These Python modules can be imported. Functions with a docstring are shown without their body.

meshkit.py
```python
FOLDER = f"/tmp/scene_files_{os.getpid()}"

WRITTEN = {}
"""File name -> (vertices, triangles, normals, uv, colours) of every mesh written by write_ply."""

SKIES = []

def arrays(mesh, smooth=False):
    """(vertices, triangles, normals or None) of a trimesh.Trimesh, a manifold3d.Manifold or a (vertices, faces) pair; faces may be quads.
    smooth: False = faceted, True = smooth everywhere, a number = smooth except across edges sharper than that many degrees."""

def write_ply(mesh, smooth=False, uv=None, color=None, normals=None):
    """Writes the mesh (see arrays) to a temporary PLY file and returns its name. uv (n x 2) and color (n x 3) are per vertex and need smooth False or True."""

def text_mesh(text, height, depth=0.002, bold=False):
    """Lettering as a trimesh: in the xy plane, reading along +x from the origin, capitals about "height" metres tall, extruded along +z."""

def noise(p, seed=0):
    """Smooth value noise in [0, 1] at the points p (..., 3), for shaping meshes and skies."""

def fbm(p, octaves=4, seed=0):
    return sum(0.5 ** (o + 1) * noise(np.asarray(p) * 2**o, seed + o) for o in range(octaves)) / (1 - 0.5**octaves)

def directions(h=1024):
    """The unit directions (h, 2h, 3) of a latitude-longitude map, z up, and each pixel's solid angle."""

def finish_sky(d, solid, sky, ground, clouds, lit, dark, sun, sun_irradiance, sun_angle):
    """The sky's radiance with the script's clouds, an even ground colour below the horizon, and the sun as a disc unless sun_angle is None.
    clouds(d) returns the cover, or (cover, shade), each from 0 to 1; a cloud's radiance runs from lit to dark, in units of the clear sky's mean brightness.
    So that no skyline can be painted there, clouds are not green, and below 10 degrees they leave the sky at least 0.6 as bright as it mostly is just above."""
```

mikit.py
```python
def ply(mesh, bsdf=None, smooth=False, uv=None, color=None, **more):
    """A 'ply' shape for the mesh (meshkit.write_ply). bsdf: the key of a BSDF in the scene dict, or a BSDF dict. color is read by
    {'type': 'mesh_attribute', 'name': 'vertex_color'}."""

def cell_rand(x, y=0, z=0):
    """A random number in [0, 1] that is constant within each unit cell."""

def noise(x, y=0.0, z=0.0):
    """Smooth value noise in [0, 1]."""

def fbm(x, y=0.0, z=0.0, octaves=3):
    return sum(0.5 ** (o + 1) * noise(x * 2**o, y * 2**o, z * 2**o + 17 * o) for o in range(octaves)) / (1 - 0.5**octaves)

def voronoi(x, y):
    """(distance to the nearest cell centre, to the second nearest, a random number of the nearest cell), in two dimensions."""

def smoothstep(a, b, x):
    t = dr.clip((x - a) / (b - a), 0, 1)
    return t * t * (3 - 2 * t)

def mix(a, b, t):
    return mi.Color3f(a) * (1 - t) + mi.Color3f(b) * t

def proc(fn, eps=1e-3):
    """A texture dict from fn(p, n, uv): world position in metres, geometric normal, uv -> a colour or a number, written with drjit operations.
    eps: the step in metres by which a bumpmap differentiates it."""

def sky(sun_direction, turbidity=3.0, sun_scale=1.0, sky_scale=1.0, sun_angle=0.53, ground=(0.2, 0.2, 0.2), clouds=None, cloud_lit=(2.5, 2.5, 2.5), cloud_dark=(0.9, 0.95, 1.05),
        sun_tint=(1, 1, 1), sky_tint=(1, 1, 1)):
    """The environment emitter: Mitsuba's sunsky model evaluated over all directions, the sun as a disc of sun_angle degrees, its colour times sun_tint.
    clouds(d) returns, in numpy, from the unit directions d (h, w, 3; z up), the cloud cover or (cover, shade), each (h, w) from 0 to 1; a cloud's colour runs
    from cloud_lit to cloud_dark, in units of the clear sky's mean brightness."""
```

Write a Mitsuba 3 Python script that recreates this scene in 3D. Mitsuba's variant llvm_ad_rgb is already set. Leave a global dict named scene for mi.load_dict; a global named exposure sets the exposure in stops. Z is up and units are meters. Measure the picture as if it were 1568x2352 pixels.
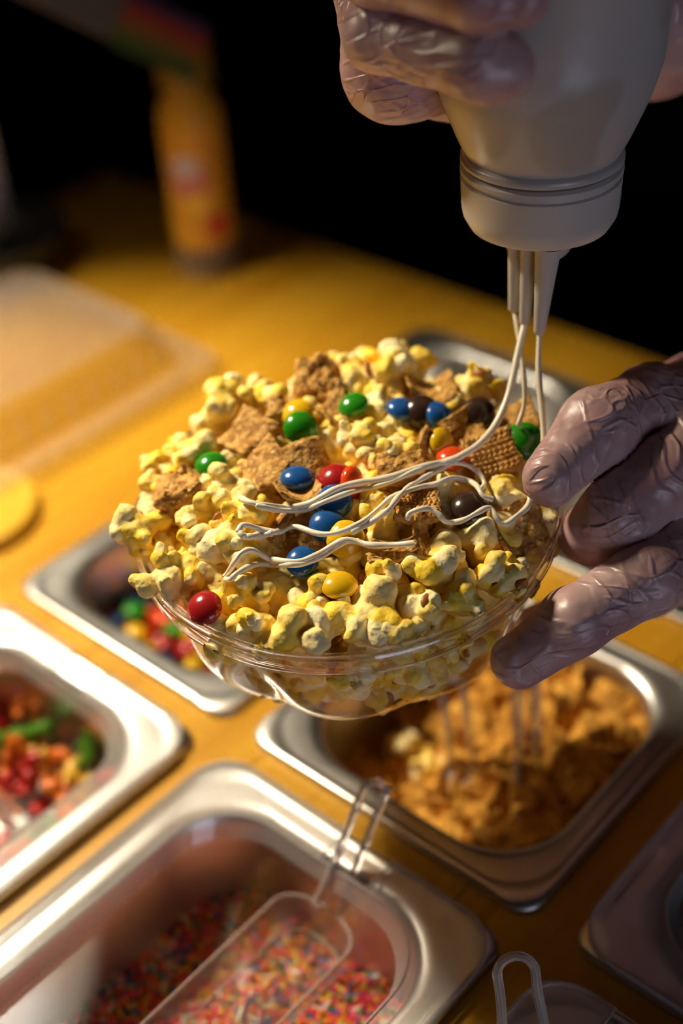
import math, numpy as np, trimesh, mitsuba as mi, drjit as dr, mikit, meshkit
from shapely.geometry import Polygon, box as sbox, Point
from scipy.spatial import cKDTree
import manifold3d as m3
T = mi.ScalarTransform4f
rng = np.random.default_rng(7)
scene, labels = {}, {}

# ------------------------------------------------------------------ camera, lights, exposure
F, PIT, ROLL, TH = 3064.0, 0.64688, -0.06547, -0.75938
_c, _s = math.cos(ROLL), math.sin(ROLL)
RT = np.array([_c, _s*math.sin(PIT), _s*math.cos(PIT)])
UP = np.array([-_s, _c*math.sin(PIT), _c*math.cos(PIT)])
FW = np.array([0, math.cos(PIT), -math.sin(PIT)])
CAM = np.array([0, 0, .43])
S = .86            # size of the counter's grid: its layout below is written for a camera half a metre above it
scene['camera'] = {'type': 'thinlens', 'fov': math.degrees(2*math.atan(784/F)), 'fov_axis': 'x', 'aperture_radius': 0.0072, 'focus_distance': 0.447,
                   'near_clip': 0.02, 'far_clip': 30.0, 'to_world': T().look_at(origin=CAM.tolist(), target=(CAM+FW).tolist(), up=UP.tolist())}
exposure = 0.0
LAMP = np.array([-.43, .70, .66])       # the hanging lamp over the counter, left of and beyond the bowl, tilted towards it
LAMP_AIM = np.array([-.20, .48, .0])
LAMP_R, LAMP_L = .06, (300, 258, 188)
WIN_C, WIN_L = np.array([1.0, -1.96, .15]), (1.8, 1.9, 2.55)   # daylight window behind the camera

def P(px, py, d): return CAM + d*(FW + RT*(px-784)/F - UP*(py-1176)/F)
def G(px, py, z=0.):
    d = P(px, py, 1)-CAM; return CAM + d*((z-CAM[2])/d[2])
def proj(p):
    q = np.asarray(p)-CAM; z = q@FW; return np.stack([784+F*(q@RT)/z, 1176-F*(q@UP)/z, z], -1)
U = np.array([math.cos(TH), math.sin(TH), 0]); W = np.array([-U[1], U[0], 0]); Z = np.array([0, 0, 1.])
def uw(u, w, z=0.): return (U*u + W*w + Z*z)*S
UWM = np.eye(4); UWM[:3, 0], UWM[:3, 1] = U, W; UWM[:3, :3] *= S        # counter frame -> world
def frame(o, x, y, z):
    m = np.eye(4); m[:3, 0], m[:3, 1], m[:3, 2], m[:3, 3] = x, y, z, o; return m
def unit(v): v = np.asarray(v, float); return v/np.linalg.norm(v)

# ------------------------------------------------------------------ bookkeeping
_count = {}
def numbered(name):
    n = _count.get(name, 0); _count[name] = n+1
    return name if n == 0 else f'{name}_{n:03d}'
def tag(key, label, cat=None, group=None, kind=None):
    d = {}
    if label: d['label'] = label
    if cat: d['category'] = cat
    if group: d['group'] = group
    if kind: d['kind'] = kind
    labels[key] = d; return key
def thing(name, label, cat, group=None, kind=None): return tag(numbered(name), label, cat, group, kind)
def part(parent, name, p, m=None, label=None, kind=None):
    key = numbered(parent+'__'+name)
    scene[key] = {**p, 'to_world': T(m)} if m is not None else p
    if label or kind: tag(key, label, kind=kind)
    return key
def solo(name, p, label, cat, m=None, group=None, kind=None):
    key = numbered(name); scene[key] = {**p, 'to_world': T(m)} if m is not None else p
    return tag(key, label, cat, group, kind)
def place(o, rot=None, s=1.0):
    m = np.eye(4); m[:3, :3] = (np.eye(3) if rot is None else rot)*s; m[:3, 3] = o; return m
def rot_rand(r=rng):
    q = unit(r.normal(size=4)); w, x, y, z = q
    return np.array([[1-2*(y*y+z*z), 2*(x*y-z*w), 2*(x*z+y*w)], [2*(x*y+z*w), 1-2*(x*x+z*z), 2*(y*z-x*w)], [2*(x*z-y*w), 2*(y*z+x*w), 1-2*(x*x+y*y)]])
def rot_to(n, spin=0.):
    n = unit(n); a = unit(np.cross([.13, .98, .1], n)); b = np.cross(n, a)
    c, s = math.cos(spin), math.sin(spin); return np.stack([a*c+b*s, b*c-a*s, n], 1)
def camdir(r, u, t): return unit(RT*r + UP*u - FW*t)      # right, up, towards the camera

# ------------------------------------------------------------------ materials
noise, fbm, smoothstep, mix = mikit.noise, mikit.fbm, mikit.smoothstep, mikit.mix
def mat(key, **k): scene[key] = {'type': 'twosided', 'b': {'type': 'principled', **k}}; return key
def rgb(*c): return {'type': 'rgb', 'value': list(c)}
VC = {'type': 'mesh_attribute', 'name': 'vertex_color'}
def bumped(key, fn, scale, eps=2e-4, **k):
    scene[key] = {'type': 'twosided', 'b': {'type': 'bumpmap', 'arbitrary': mikit.proc(fn, eps), 'scale': scale, 'bsdf': {'type': 'principled', **k}}}
    return key
def wood_color(p, n, uv):
    u = p.x*float(U[0])+p.y*float(U[1]); w = p.x*float(W[0])+p.y*float(W[1])
    plank = mikit.cell_rand(dr.floor((u/S+2)/.128), 3)
    g = fbm(u*70+plank*40, w*5, p.z*60, 4); g2 = noise(u*420+g*6, w*9, plank*9)
    c = mix((.55, .285, .017), (.46, .215, .009), smoothstep(.3, .75, g))
    c = mix(c, (.37, .15, .006), .35*smoothstep(.55, .9, g2))
    return c*(.9+.2*plank)
mat('m_wood', base_color=mikit.proc(wood_color), roughness=.42, specular=.28)
def steel_r(p, n, uv): return .30+.12*fbm(p.x*60, p.y*60, p.z*60, 3)
mat('m_steel', base_color=rgb(.74, .72, .69), metallic=1.0, roughness=mikit.proc(steel_r))
scene['m_clear'] = {'type': 'thindielectric', 'int_ior': 1.53}
scene['m_haze'] = {'type': 'blendbsdf', 'weight': .26, 'a': {'type': 'thindielectric', 'int_ior': 1.55}, 'b': {'type': 'twosided', 'b': {'type': 'diffuse', 'reflectance': rgb(.75, .72, .70)}}}
scene['m_haze3'] = {'type': 'blendbsdf', 'weight': .05, 'a': {'type': 'thindielectric', 'int_ior': 1.55}, 'b': {'type': 'twosided', 'b': {'type': 'diffuse', 'reflectance': rgb(.75, .70, .68)}}}
scene['m_haze2'] = {'type': 'blendbsdf', 'weight': .17, 'a': {'type': 'thindielectric', 'int_ior': 1.55}, 'b': {'type': 'twosided', 'b': {'type': 'diffuse', 'reflectance': rgb(.52, .47, .43)}}}
scene['m_rod'] = {'type': 'blendbsdf', 'weight': .30, 'a': {'type': 'dielectric', 'int_ior': 1.5}, 'b': {'type': 'twosided', 'b': {'type': 'diffuse', 'reflectance': rgb(.75, .72, .70)}}}
scene['m_glass'] = {'type': 'dielectric', 'int_ior': 1.5}
def pop_b(p, n, uv): return fbm(p.x*420, p.y*420, p.z*420, 3)
bumped('m_popcorn', pop_b, .0007, base_color=VC, roughness=.6, specular=.35)
mat('m_hull', base_color=rgb(.35, .12, .02), roughness=.4)
def cereal_c(p, n, uv):
    a = noise(p.x*900, p.y*900, p.z*900); b = fbm(p.x*360, p.y*360, p.z*360, 3)
    c = mix((.56, .30, .072), (.30, .13, .020), smoothstep(.35, .7, b))
    return mix(c, (.68, .45, .17), smoothstep(.62, .85, a))
def chip_c(p, n, uv):
    a = noise(p.x*700, p.y*700, p.z*700); b = fbm(p.x*300, p.y*300, p.z*300, 3)
    return mix(mix((.74, .38, .055), (.46, .19, .02), smoothstep(.35, .7, b)), (.80, .50, .13), smoothstep(.65, .88, a))
def cereal_b(p, n, uv): return fbm(p.x*500, p.y*500, p.z*500, 3)
bumped('m_cereal', cereal_b, .0015, base_color=mikit.proc(cereal_c), roughness=.75, specular=.25)
bumped('m_chip', cereal_b, .0026, base_color=mikit.proc(chip_c), roughness=.75, specular=.25)
mat('m_cereal_plain', base_color=mikit.proc(cereal_c), roughness=.75, specular=.25)
CANDY = {'green': (.015, .20, .006), 'yellow': (.70, .42, .006), 'blue': (.008, .075, .27), 'red': (.32, .010, .012), 'orange': (.64, .055, .008), 'brown': (.030, .014, .010)}
for k, v in CANDY.items(): mat('m_candy_'+k.replace(' ', '_'), base_color=rgb(*v), roughness=.16, specular=.5, clearcoat=.5, clearcoat_gloss=.9)
GUM = {'red': (.42, .010, .012), 'green': (.05, .16, .008), 'orange': (.62, .14, .008), 'yellow': (.65, .38, .03), 'clear': (.68, .60, .45)}
for k, v in GUM.items(): mat('m_gummy_'+k, base_color=rgb(*v), roughness=.13, specular=.6, clearcoat=.6)
mat('m_sprinkle', base_color=VC, roughness=.4, specular=.4)
mat('m_sauce', base_color=rgb(.80, .72, .55), roughness=.28, specular=.5, clearcoat=.3)
def bottle_c(p, n, uv):
    f = fbm(p.x*38+3, p.y*38, p.z*30+1, 2)
    return mix((.42, .385, .35), (.36, .315, .26), smoothstep(.48, .56, f))
mat('m_bottle', base_color=mikit.proc(bottle_c), roughness=.30, specular=.5, clearcoat=.25)
mat('m_cap', base_color=rgb(.48, .445, .40), roughness=.38, specular=.5)
def glove_lines(p):
    wx = noise(p.x*70, p.y*70, p.z*70); wy = noise(p.x*60+7, p.y*60, p.z*60+3)
    a, b, _ = mikit.voronoi(p.x*128+p.y*40+wx*1.5, p.z*104-p.y*44+wy*1.5); e1 = b-a
    a, b, _ = mikit.voronoi(p.x*60-p.z*190+wy*1.8+9, p.y*130+p.z*30+p.x*38+wx*1.6); e2 = b-a
    m1 = smoothstep(.42, .66, noise(p.x*55+3, p.y*55, p.z*55)); m2 = smoothstep(.40, .64, noise(p.x*64, p.y*64+9, p.z*64))
    return e1, e2, m1, m2
def glove_c(p, n, uv):
    m = fbm(p.x*48, p.y*48, p.z*48, 3)
    return mix((.47, .305, .29), (.385, .205, .205), smoothstep(.36, .68, m))
def glove_b(p, n, uv):
    e1, e2, m1, m2 = glove_lines(p)
    return .7*(1-smoothstep(0., .34, e1))*m1+.6*(1-smoothstep(0., .3, e2))*m2 + fbm(p.x*110, p.y*110, p.z*80, 3)*1.6
bumped('m_glove', glove_b, .0007, base_color=mikit.proc(glove_c), roughness=.38, specular=.55, clearcoat=.3, clearcoat_gloss=.75)
mat('m_skin', base_color=rgb(.33, .165, .12), roughness=.5)
mat('m_black_cloth', base_color=rgb(.008, .008, .009), roughness=.9)
mat('m_hair', base_color=rgb(.01, .008, .006), roughness=.6)
mat('m_black_plastic', base_color=rgb(.012, .013, .012), roughness=.45)
mat('m_dark', base_color=rgb(.012, .012, .013), roughness=.95, specular=.1)
mat('m_white_card', base_color=rgb(.78, .72, .66), roughness=.6)
mat('m_yellow_lid', base_color=rgb(.62, .36, .03), roughness=.35)
mat('m_olive', base_color=rgb(.20, .12, .006), roughness=.4)
mat('m_gold', base_color=rgb(.72, .40, .03), roughness=.35)
mat('m_vc', base_color=VC, roughness=.5)

# ------------------------------------------------------------------ mesh helpers
def tm(v, f): return trimesh.Trimesh(np.asarray(v, float), np.asarray(f, int), process=False)
def quads(f): f = np.asarray(f); return np.vstack([f[:, [0, 1, 2]], f[:, [0, 2, 3]]])
def loft(loops, cap0=False, cap1=False, closed=True):
    L = [np.asarray(l) for l in loops]; n = len(L[0]); v = np.vstack(L); f = []
    j = np.arange(n if closed else n-1); k = (j+1) % n
    for i in range(len(L)-1): f.append(np.stack([i*n+j, i*n+k, (i+1)*n+k, (i+1)*n+j], 1))
    f = quads(np.vstack(f))
    for on, i, fl in ((cap0, 0, 1), (cap1, len(L)-1, 0)):
        if on:
            v = np.vstack([v, L[i].mean(0)]); c = len(v)-1
            t = np.stack([i*n+j, i*n+k, j*0+c], 1); f = np.vstack([f, t[:, ::-1] if fl else t])
    return tm(v, f)
def rrect(hx, hy, r, z, n=10):
    r = max(1e-4, min(r, hx, hy)); a = np.linspace(0, math.pi/2, n); o = []
    for k, (sx, sy) in enumerate(((1, 1), (-1, 1), (-1, -1), (1, -1))):
        t = a+k*math.pi/2
        o.append(np.stack([sx*(hx-r)+r*np.cos(t), sy*(hy-r)+r*np.sin(t), t*0+z], 1))
    return np.vstack(o)
def rr_poly(hx, hy, r, n=10): return Polygon(rrect(hx, hy, r, 0, n)[:, :2])
def lathe(prof, n=48, wob=None):
    a = np.arange(n)*2*math.pi/n; L = []
    for r, z in prof:
        rr = r*(1 if wob is None else wob(a, z)); L.append(np.stack([rr*np.cos(a), rr*np.sin(a), a*0+z], 1))
    return loft(L)
def tube(pts, r, n=8, caps=True):
    p = np.asarray(pts, float); t = np.gradient(p, axis=0); t /= np.linalg.norm(t, axis=1, keepdims=True)+1e-12
    a = np.cross(t[0], [0, 0, 1.] if abs(t[0][2]) < .9 else [1., 0, 0]); a /= np.linalg.norm(a); r = np.broadcast_to(r, (len(p),)); L = []
    ang = np.arange(n)*2*math.pi/n
    for i in range(len(p)):
        a = a-t[i]*(a@t[i]); a /= np.linalg.norm(a); b = np.cross(t[i], a)
        L.append(p[i]+r[i]*(np.cos(ang)[:, None]*a+np.sin(ang)[:, None]*b))
    return loft(L, caps, caps)
def spline(pts, n):
    p = np.asarray(pts, float); p = np.vstack([2*p[0]-p[1], p, 2*p[-1]-p[-2]]); o = []
    seg = len(p)-3; s = np.linspace(0, seg-1e-9, n); i = s.astype(int); t = (s-i)[:, None]
    a, b, c, d = p[i], p[i+1], p[i+2], p[i+3]
    return .5*((2*b)+(-a+c)*t+(2*a-5*b+4*c-d)*t**2+(-a+3*b-3*c+d)*t**3)
def cat(*m): return trimesh.util.concatenate(list(m))
def move(m, o, k=1.): m = m.copy(); m.apply_scale(k); m.apply_translation(o); return m
def xf(m, M): m = m.copy(); m.apply_transform(M); return m
def rbox(sx, sy, sz, r=.003):
    L = [rrect(sx/2-r, sy/2-r, r, -sz/2), rrect(sx/2, sy/2, 2*r, -sz/2+r), rrect(sx/2, sy/2, 2*r, sz/2-r), rrect(sx/2-r, sy/2-r, r, sz/2)]
    return loft([rrect(1e-4, 1e-4, 1e-5, -sz/2)]+L+[rrect(1e-4, 1e-4, 1e-5, sz/2)])
def extrude(poly, h, z=0.): return move(trimesh.creation.extrude_polygon(poly, h, engine='earcut'), (0, 0, z))
def sheet(poly, z):
    v, f = trimesh.creation.triangulate_polygon(poly, engine='earcut'); return tm(np.c_[v, np.full(len(v), z)], f)

def nets(f, lo, h):
    """Surface of a sampled field (negative inside) by surface nets."""
    s = f < 0; nx, ny, nz = f.shape; off = [(a, b, c) for a in (0, 1) for b in (0, 1) for c in (0, 1)]
    cut = lambda g, o: g[o[0]:nx-1+o[0], o[1]:ny-1+o[1], o[2]:nz-1+o[2]]
    k = sum(cut(s, o).astype(np.int8) for o in off); act = (k > 0) & (k < 8)
    idx = np.full(act.shape, -1, np.int64); I = np.argwhere(act); idx[act] = np.arange(len(I))
    vals = np.stack([f[I[:, 0]+o[0], I[:, 1]+o[1], I[:, 2]+o[2]] for o in off], 1)
    acc = np.zeros((len(I), 3)); cnt = np.zeros(len(I))
    for a in range(8):
        for b in range(a+1, 8):
            oa, ob = np.array(off[a]), np.array(off[b])
            if abs(oa-ob).sum() != 1: continue
            va, vb = vals[:, a], vals[:, b]; m = (va < 0) != (vb < 0)
            t = va/np.where(m, va-vb, 1)
            acc[m] += (oa+(ob-oa)*t[:, None])[m]; cnt[m] += 1
    V = (I+acc/cnt[:, None])*h+lo; Q = []
    for ax in range(3):
        e = [0, 0, 0]; e[ax] = 1; n = [nx-e[0], ny-e[1], nz-e[2]]
        s0 = s[:n[0], :n[1], :n[2]]; s1 = s[e[0]:, e[1]:, e[2]:]
        E = np.argwhere(s0 != s1); b, c = [(1, 2), (2, 0), (0, 1)][ax]
        E = E[(E[:, b] > 0) & (E[:, c] > 0) & (E[:, b] < f.shape[b]-1) & (E[:, c] < f.shape[c]-1)]
        up = s[E[:, 0], E[:, 1], E[:, 2]]; q = []
        for db, dc in ((-1, -1), (0, -1), (0, 0), (-1, 0)):
            D = E.copy(); D[:, b] += db; D[:, c] += dc; q.append(idx[D[:, 0], D[:, 1], D[:, 2]])
        q = np.stack(q, 1); q[~up] = q[~up][:, ::-1]; Q.append(q)
    return tm(V, quads(np.vstack(Q)))
def smin(a, b, k):
    h = np.clip(.5+.5*(b-a)/k, 0, 1); return b+(a-b)*h-k*h*(1-h)
def grid(lo, hi, h):
    ax = [np.arange(a, b+h, h) for a, b in zip(lo, hi)]; return np.stack(np.meshgrid(*ax, indexing='ij'), -1)
def cone_sdf(X, a, b, ra, rb):
    ab = b-a; t = np.clip(((X-a)@ab)/max(ab@ab, 1e-12), 0, 1)
    return np.linalg.norm(X-(a+t[..., None]*ab), axis=-1)-(ra+(rb-ra)*t)
def chain_sdf(X, joints, radii, k=.004):
    d = None
    for a, b, ra, rb in zip(joints[:-1], joints[1:], radii[:-1], radii[1:]):
        e = cone_sdf(X, a, b, ra, rb); d = e if d is None else smin(d, e, k)
    return d
def fine_noise(v, f, seed=0, o=3): return meshkit.fbm(np.asarray(v)*f+100, o, seed)-.5

# ------------------------------------------------------------------ lamps
mat('m_shade', base_color=rgb(.05, .05, .05), roughness=.5)
lamp = thing('hanging_lamp', 'hanging lamp with a dark cone shade tilted down towards the bowl', 'lamp')
la = unit(LAMP_AIM-LAMP); lx = unit(np.cross(Z, la)); LM = frame(LAMP, lx, np.cross(la, lx), la)
scene[lamp+'__diffuser'] = {**mikit.ply(xf(loft([rrect(LAMP_R, LAMP_R, LAMP_R, 0, 12), rrect(1e-4, 1e-4, 1e-5, 0, 12)]), LM), 'm_white_card'),
                            'emitter': {'type': 'area', 'radiance': rgb(*LAMP_L)}}
shade = lathe([(.0005, -.012), (.062, -.010), (.070, .0), (.140, .26), (.143, .26), (.074, .0), (.064, -.016), (.03, -.08), (.0005, -.08)], 48)
part(lamp, 'lamp_shade', mikit.ply(xf(shade, LM), 'm_shade', smooth=40))
part(lamp, 'cord', mikit.ply(tube([LAMP-la*.078, LAMP-la*.10+Z*.03, LAMP*[1, 1, 0]-la*[.10, .10, 0]+Z*.95, LAMP*[1, 1, 0]-la*[.10, .10, 0]+Z*1.699], .003), 'm_shade', smooth=40))

# ------------------------------------------------------------------ the room (dark)
FL = -.92
def struct(name, mesh, m): scene[name] = mikit.ply(mesh, m); tag(name, None, kind='structure')
def slab(lo, hi): return trimesh.creation.box(bounds=[lo, hi])
struct('floor', slab((-2.5, -2, FL-.05), (2.5, 3, FL)), 'm_dark')
struct('wall_back', slab((-2.5, 3, FL), (2.5, 3.1, 1.7)), 'm_dark')
struct('wall_left', slab((-2.6, -2, FL), (-2.5, 3, 1.7)), 'm_dark')
struct('wall_right', slab((2.5, -2, FL), (2.6, 3, 1.7)), 'm_dark')
struct('ceiling', slab((-2.5, -2, 1.7), (2.5, 3, 1.75)), 'm_dark')
wf = unit(np.array([0, .39, .2])-WIN_C); wx = unit(np.cross(Z, wf)); wy = np.cross(wf, wx)
wx, wy, wf = np.array([-1., 0, 0]), Z, np.array([0, 1., 0])
WIN = frame(np.array([WIN_C[0], -1.96, WIN_C[2]]), wx, wy, wf)
struct('wall_front', extrude(sbox(-2.5, FL, 2.5, 1.7), .1).apply_transform(frame(np.array([0, -2., 0]), -wx, wy, -wf)), 'm_dark')
scene['window_1'] = {**mikit.ply(xf(tm([(-.7, -.55, 0), (.7, -.55, 0), (.7, .55, 0), (-.7, .55, 0)], [(0, 1, 2), (0, 2, 3)]), WIN), 'm_white_card'), 'emitter': {'type': 'area', 'radiance': rgb(*WIN_L)}}
tag('window_1', None, kind='structure')
fr = rr_poly(.76, .61, .01).difference(sbox(-.7, -.55, .7, .55))
scene['window_1__window_frame'] = mikit.ply(xf(extrude(fr, .03, -.03), WIN), 'm_white_card')

# ------------------------------------------------------------------ counter of boards with cut-outs for the pans
PAN = .0875; PITCH = .1845; FLANGE = .0165; DEPTH = .075
COLS = {'a': -.472, 'b': -.281, 'c': -.0865}; ROWS = {'front': .2035, 'mid': .393, 'back': .603}
pan_at = {k: (COLS[k[0]], ROWS[k[1:]]) for k in ('afront', 'amid', 'aback', 'bfront', 'bmid', 'bback', 'cfront', 'cmid')}
LONG = .1625        # half length of the three long pans in front; pan_at is the middle of their far half
def shell(k): return (pan_at[k][0], pan_at[k][1]+PAN-LONG, LONG) if k.endswith('front') else (*pan_at[k], PAN)
holes = None
for k in pan_at:
    u, w, hy = shell(k); h_ = Polygon([(u+x, w+y) for x, y in rrect(PAN-.010, hy-.010, .03, 0, 6)[:, :2]]); holes = h_ if holes is None else holes.union(h_)
counter = thing('counter', 'orange varnished wooden counter with steel pans let into it', 'counter')
u0, n = -.994, 0
while u0 < .22:
    u1 = min(u0+.128, .22)
    b_ = sbox(u0+.0004, -.35, u1-.0004, .752).difference(holes)
    for g in getattr(b_, 'geoms', [b_]):
        if g.area > 1e-4: part(counter, 'board', mikit.ply(xf(extrude(g, .03, -.030), UWM), 'm_wood'))
    u0 = u1
part(counter, 'cabinet', mikit.ply(xf(slab((-.97, -.33, FL), (.2, .73, -.115)), UWM), 'm_black_plastic'))
for x0, x1, y0, y1 in ((-.97, -.95, -.33, .73), (.18, .2, -.33, .73), (-.95, .18, -.33, -.31), (-.95, .18, .71, .73)):
    part(counter, 'side_panel', mikit.ply(xf(slab((x0, y0, -.115), (x1, y1, -.0305)), UWM), 'm_black_plastic'))

def pan_mesh(hy):
    L = []
    for t, z in ((.0, .0003), (.0, .003), (.0012, .0046), (.0035, .0048), (.005, .0038), (.0065, .0036), (.012, .0036), (.0150, .0028), (.0168, .0002), (.0178, -.006), (.020, -.035), (.022, -.064), (.025, -.071), (.032, -.0745)):
        k = min(1, t/.0165); h = PAN-t; r = .013+(.040-.013)*k**.6 if t > 0 else .013
        L.append(rrect(h, hy-t, r, z, 14))
    return loft(L, False, True)
PANP = {h: mikit.ply(pan_mesh(h), 'm_steel', smooth=50) for h in (PAN, LONG)}
plab = {'amid': 'open steel pan of coloured candies behind the left of the bowl', 'bmid': 'open steel pan of broken brown cereal squares under the gloved hand', 'afront': 'steel pan of gummy candies at the left edge', 'bfront': 'steel pan of rainbow sprinkles at the bottom',
        'cmid': 'dark steel pan with lid at the lower right edge', 'cfront': 'dark steel pan at the bottom right corner, below the small clear loop handle', 'aback': 'steel pan directly behind the popcorn bowl', 'bback': 'steel pan behind the hand, right of the pan behind the bowl'}
for k in pan_at:
    u, w, hy = shell(k); solo('steel_pan', PANP[hy], plab[k], 'pan', UWM@place((u, w, 0)))

# lids: clear plastic sheet with a flange, a step, a sunk plate, a spoon notch and a raised grip
def lid_mesh(notch, hy):
    h = PAN-.001; k = hy-.001; z1, z2 = .0065, -.003
    nt = sbox(notch-.014, k-.0195, notch+.014, k+.02)
    out, i1, i2 = rr_poly(h, k, .022, 10), rr_poly(h-.020, k-.020, .034, 10), rr_poly(h-.024, k-.024, .034, 10)
    fl = out.difference(i1).difference(nt); fl = max(getattr(fl, 'geoms', [fl]), key=lambda g: g.area); e = np.array(fl.exterior.coords)[:-1]
    flange = cat(sheet(fl, z1), loft([rrect(h-.020, k-.020, .034, z1, 12), rrect(h-.024, k-.024, .034, z2, 12)]), loft([rrect(h, k, .022, z1, 12), rrect(h+.0006, k+.0006, .022, z1-.004, 12)]))
    beads = [tube(np.c_[e, np.full(len(e), z1)], .0010, 8)]+[tube(np.c_[np.array(r_.coords), np.full(len(r_.coords), z1)], .0008, 8) for r_ in fl.interiors]
    return flange, cat(*beads), sheet(i2.difference(nt.buffer(.004)), z2)
LIDS = {'afront': ('clear plastic lid over the gummy candies at the left edge', .003), 'bfront': ('clear plastic lid with a spoon notch over the rainbow sprinkles', .010), 'cmid': ('clear plastic lid on the dark pan at the lower right edge', .03), 'cfront': ('clear plastic lid on the pan at the bottom right corner', -.04)}
for k, (lab, nx) in LIDS.items():
    u, w, hy = shell(k); M = UWM@place((u, w, .0)); t = thing('pan_lid', lab, 'lid'); fl, bd, pt = lid_mesh(nx, hy)
    part(t, 'flange', mikit.ply(fl, 'm_haze', smooth=30), M)
    part(t, 'edge_bead', mikit.ply(bd, 'm_rod', smooth=50), M)
    part(t, 'plate', mikit.ply(pt, 'm_clear'), M)

# ------------------------------------------------------------------ popcorn pieces (variants)
def popcorn_variant(seed):
    r = np.random.default_rng(seed); n = r.integers(9, 15)
    cen, rad = [np.zeros(3)], [.0052]
    for i in range(n):
        d = unit(r.normal(size=3)*[1, 1, .85]); q = r.uniform(.0019, .0042)
        cen.append(d*r.uniform(.0048, .0078)); rad.append(q)
        if r.random() < .55: cen.append(cen[-1]+unit(d+r.normal(size=3)*.8)*q*.9); rad.append(q*r.uniform(.55, .85))
    cen, rad = np.array(cen), np.array(rad); lo = (cen-rad[:, None]).min(0)-.0015; hi = (cen+rad[:, None]).max(0)+.0015; h = .00085
    X = grid(lo, hi, h); d = None
    wv = (meshkit.fbm(X*300+seed*3.1, 3, seed)-.5)*.0030
    for c, q in zip(cen, rad):
        e = np.linalg.norm(X-c, axis=-1)-q; d = e if d is None else smin(d, e, .0007)
    m = nets(d+wv, lo, h)
    v = np.array(m.vertices); dd = np.linalg.norm(v[:, None]-cen[None], axis=-1)-rad; near = dd.argmin(1)
    tint = r.random(len(cen)); tint = np.where(r.random(len(cen)) < .3, tint*.4, .3+.7*tint)
    tt = np.clip(tint[near]+(meshkit.fbm(v*300+seed, 2, seed)-.5)*.9, 0, 1)[:, None]
    col = np.array([.91, .80, .45])*(1-tt)+np.array([.88, .59, .03])*tt
    return m, col
POP = []
for s in range(12):
    m, col = popcorn_variant(100+s); POP.append((mikit.ply(m, 'm_popcorn', smooth=True, color=col), np.array(m.vertices)))
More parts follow.
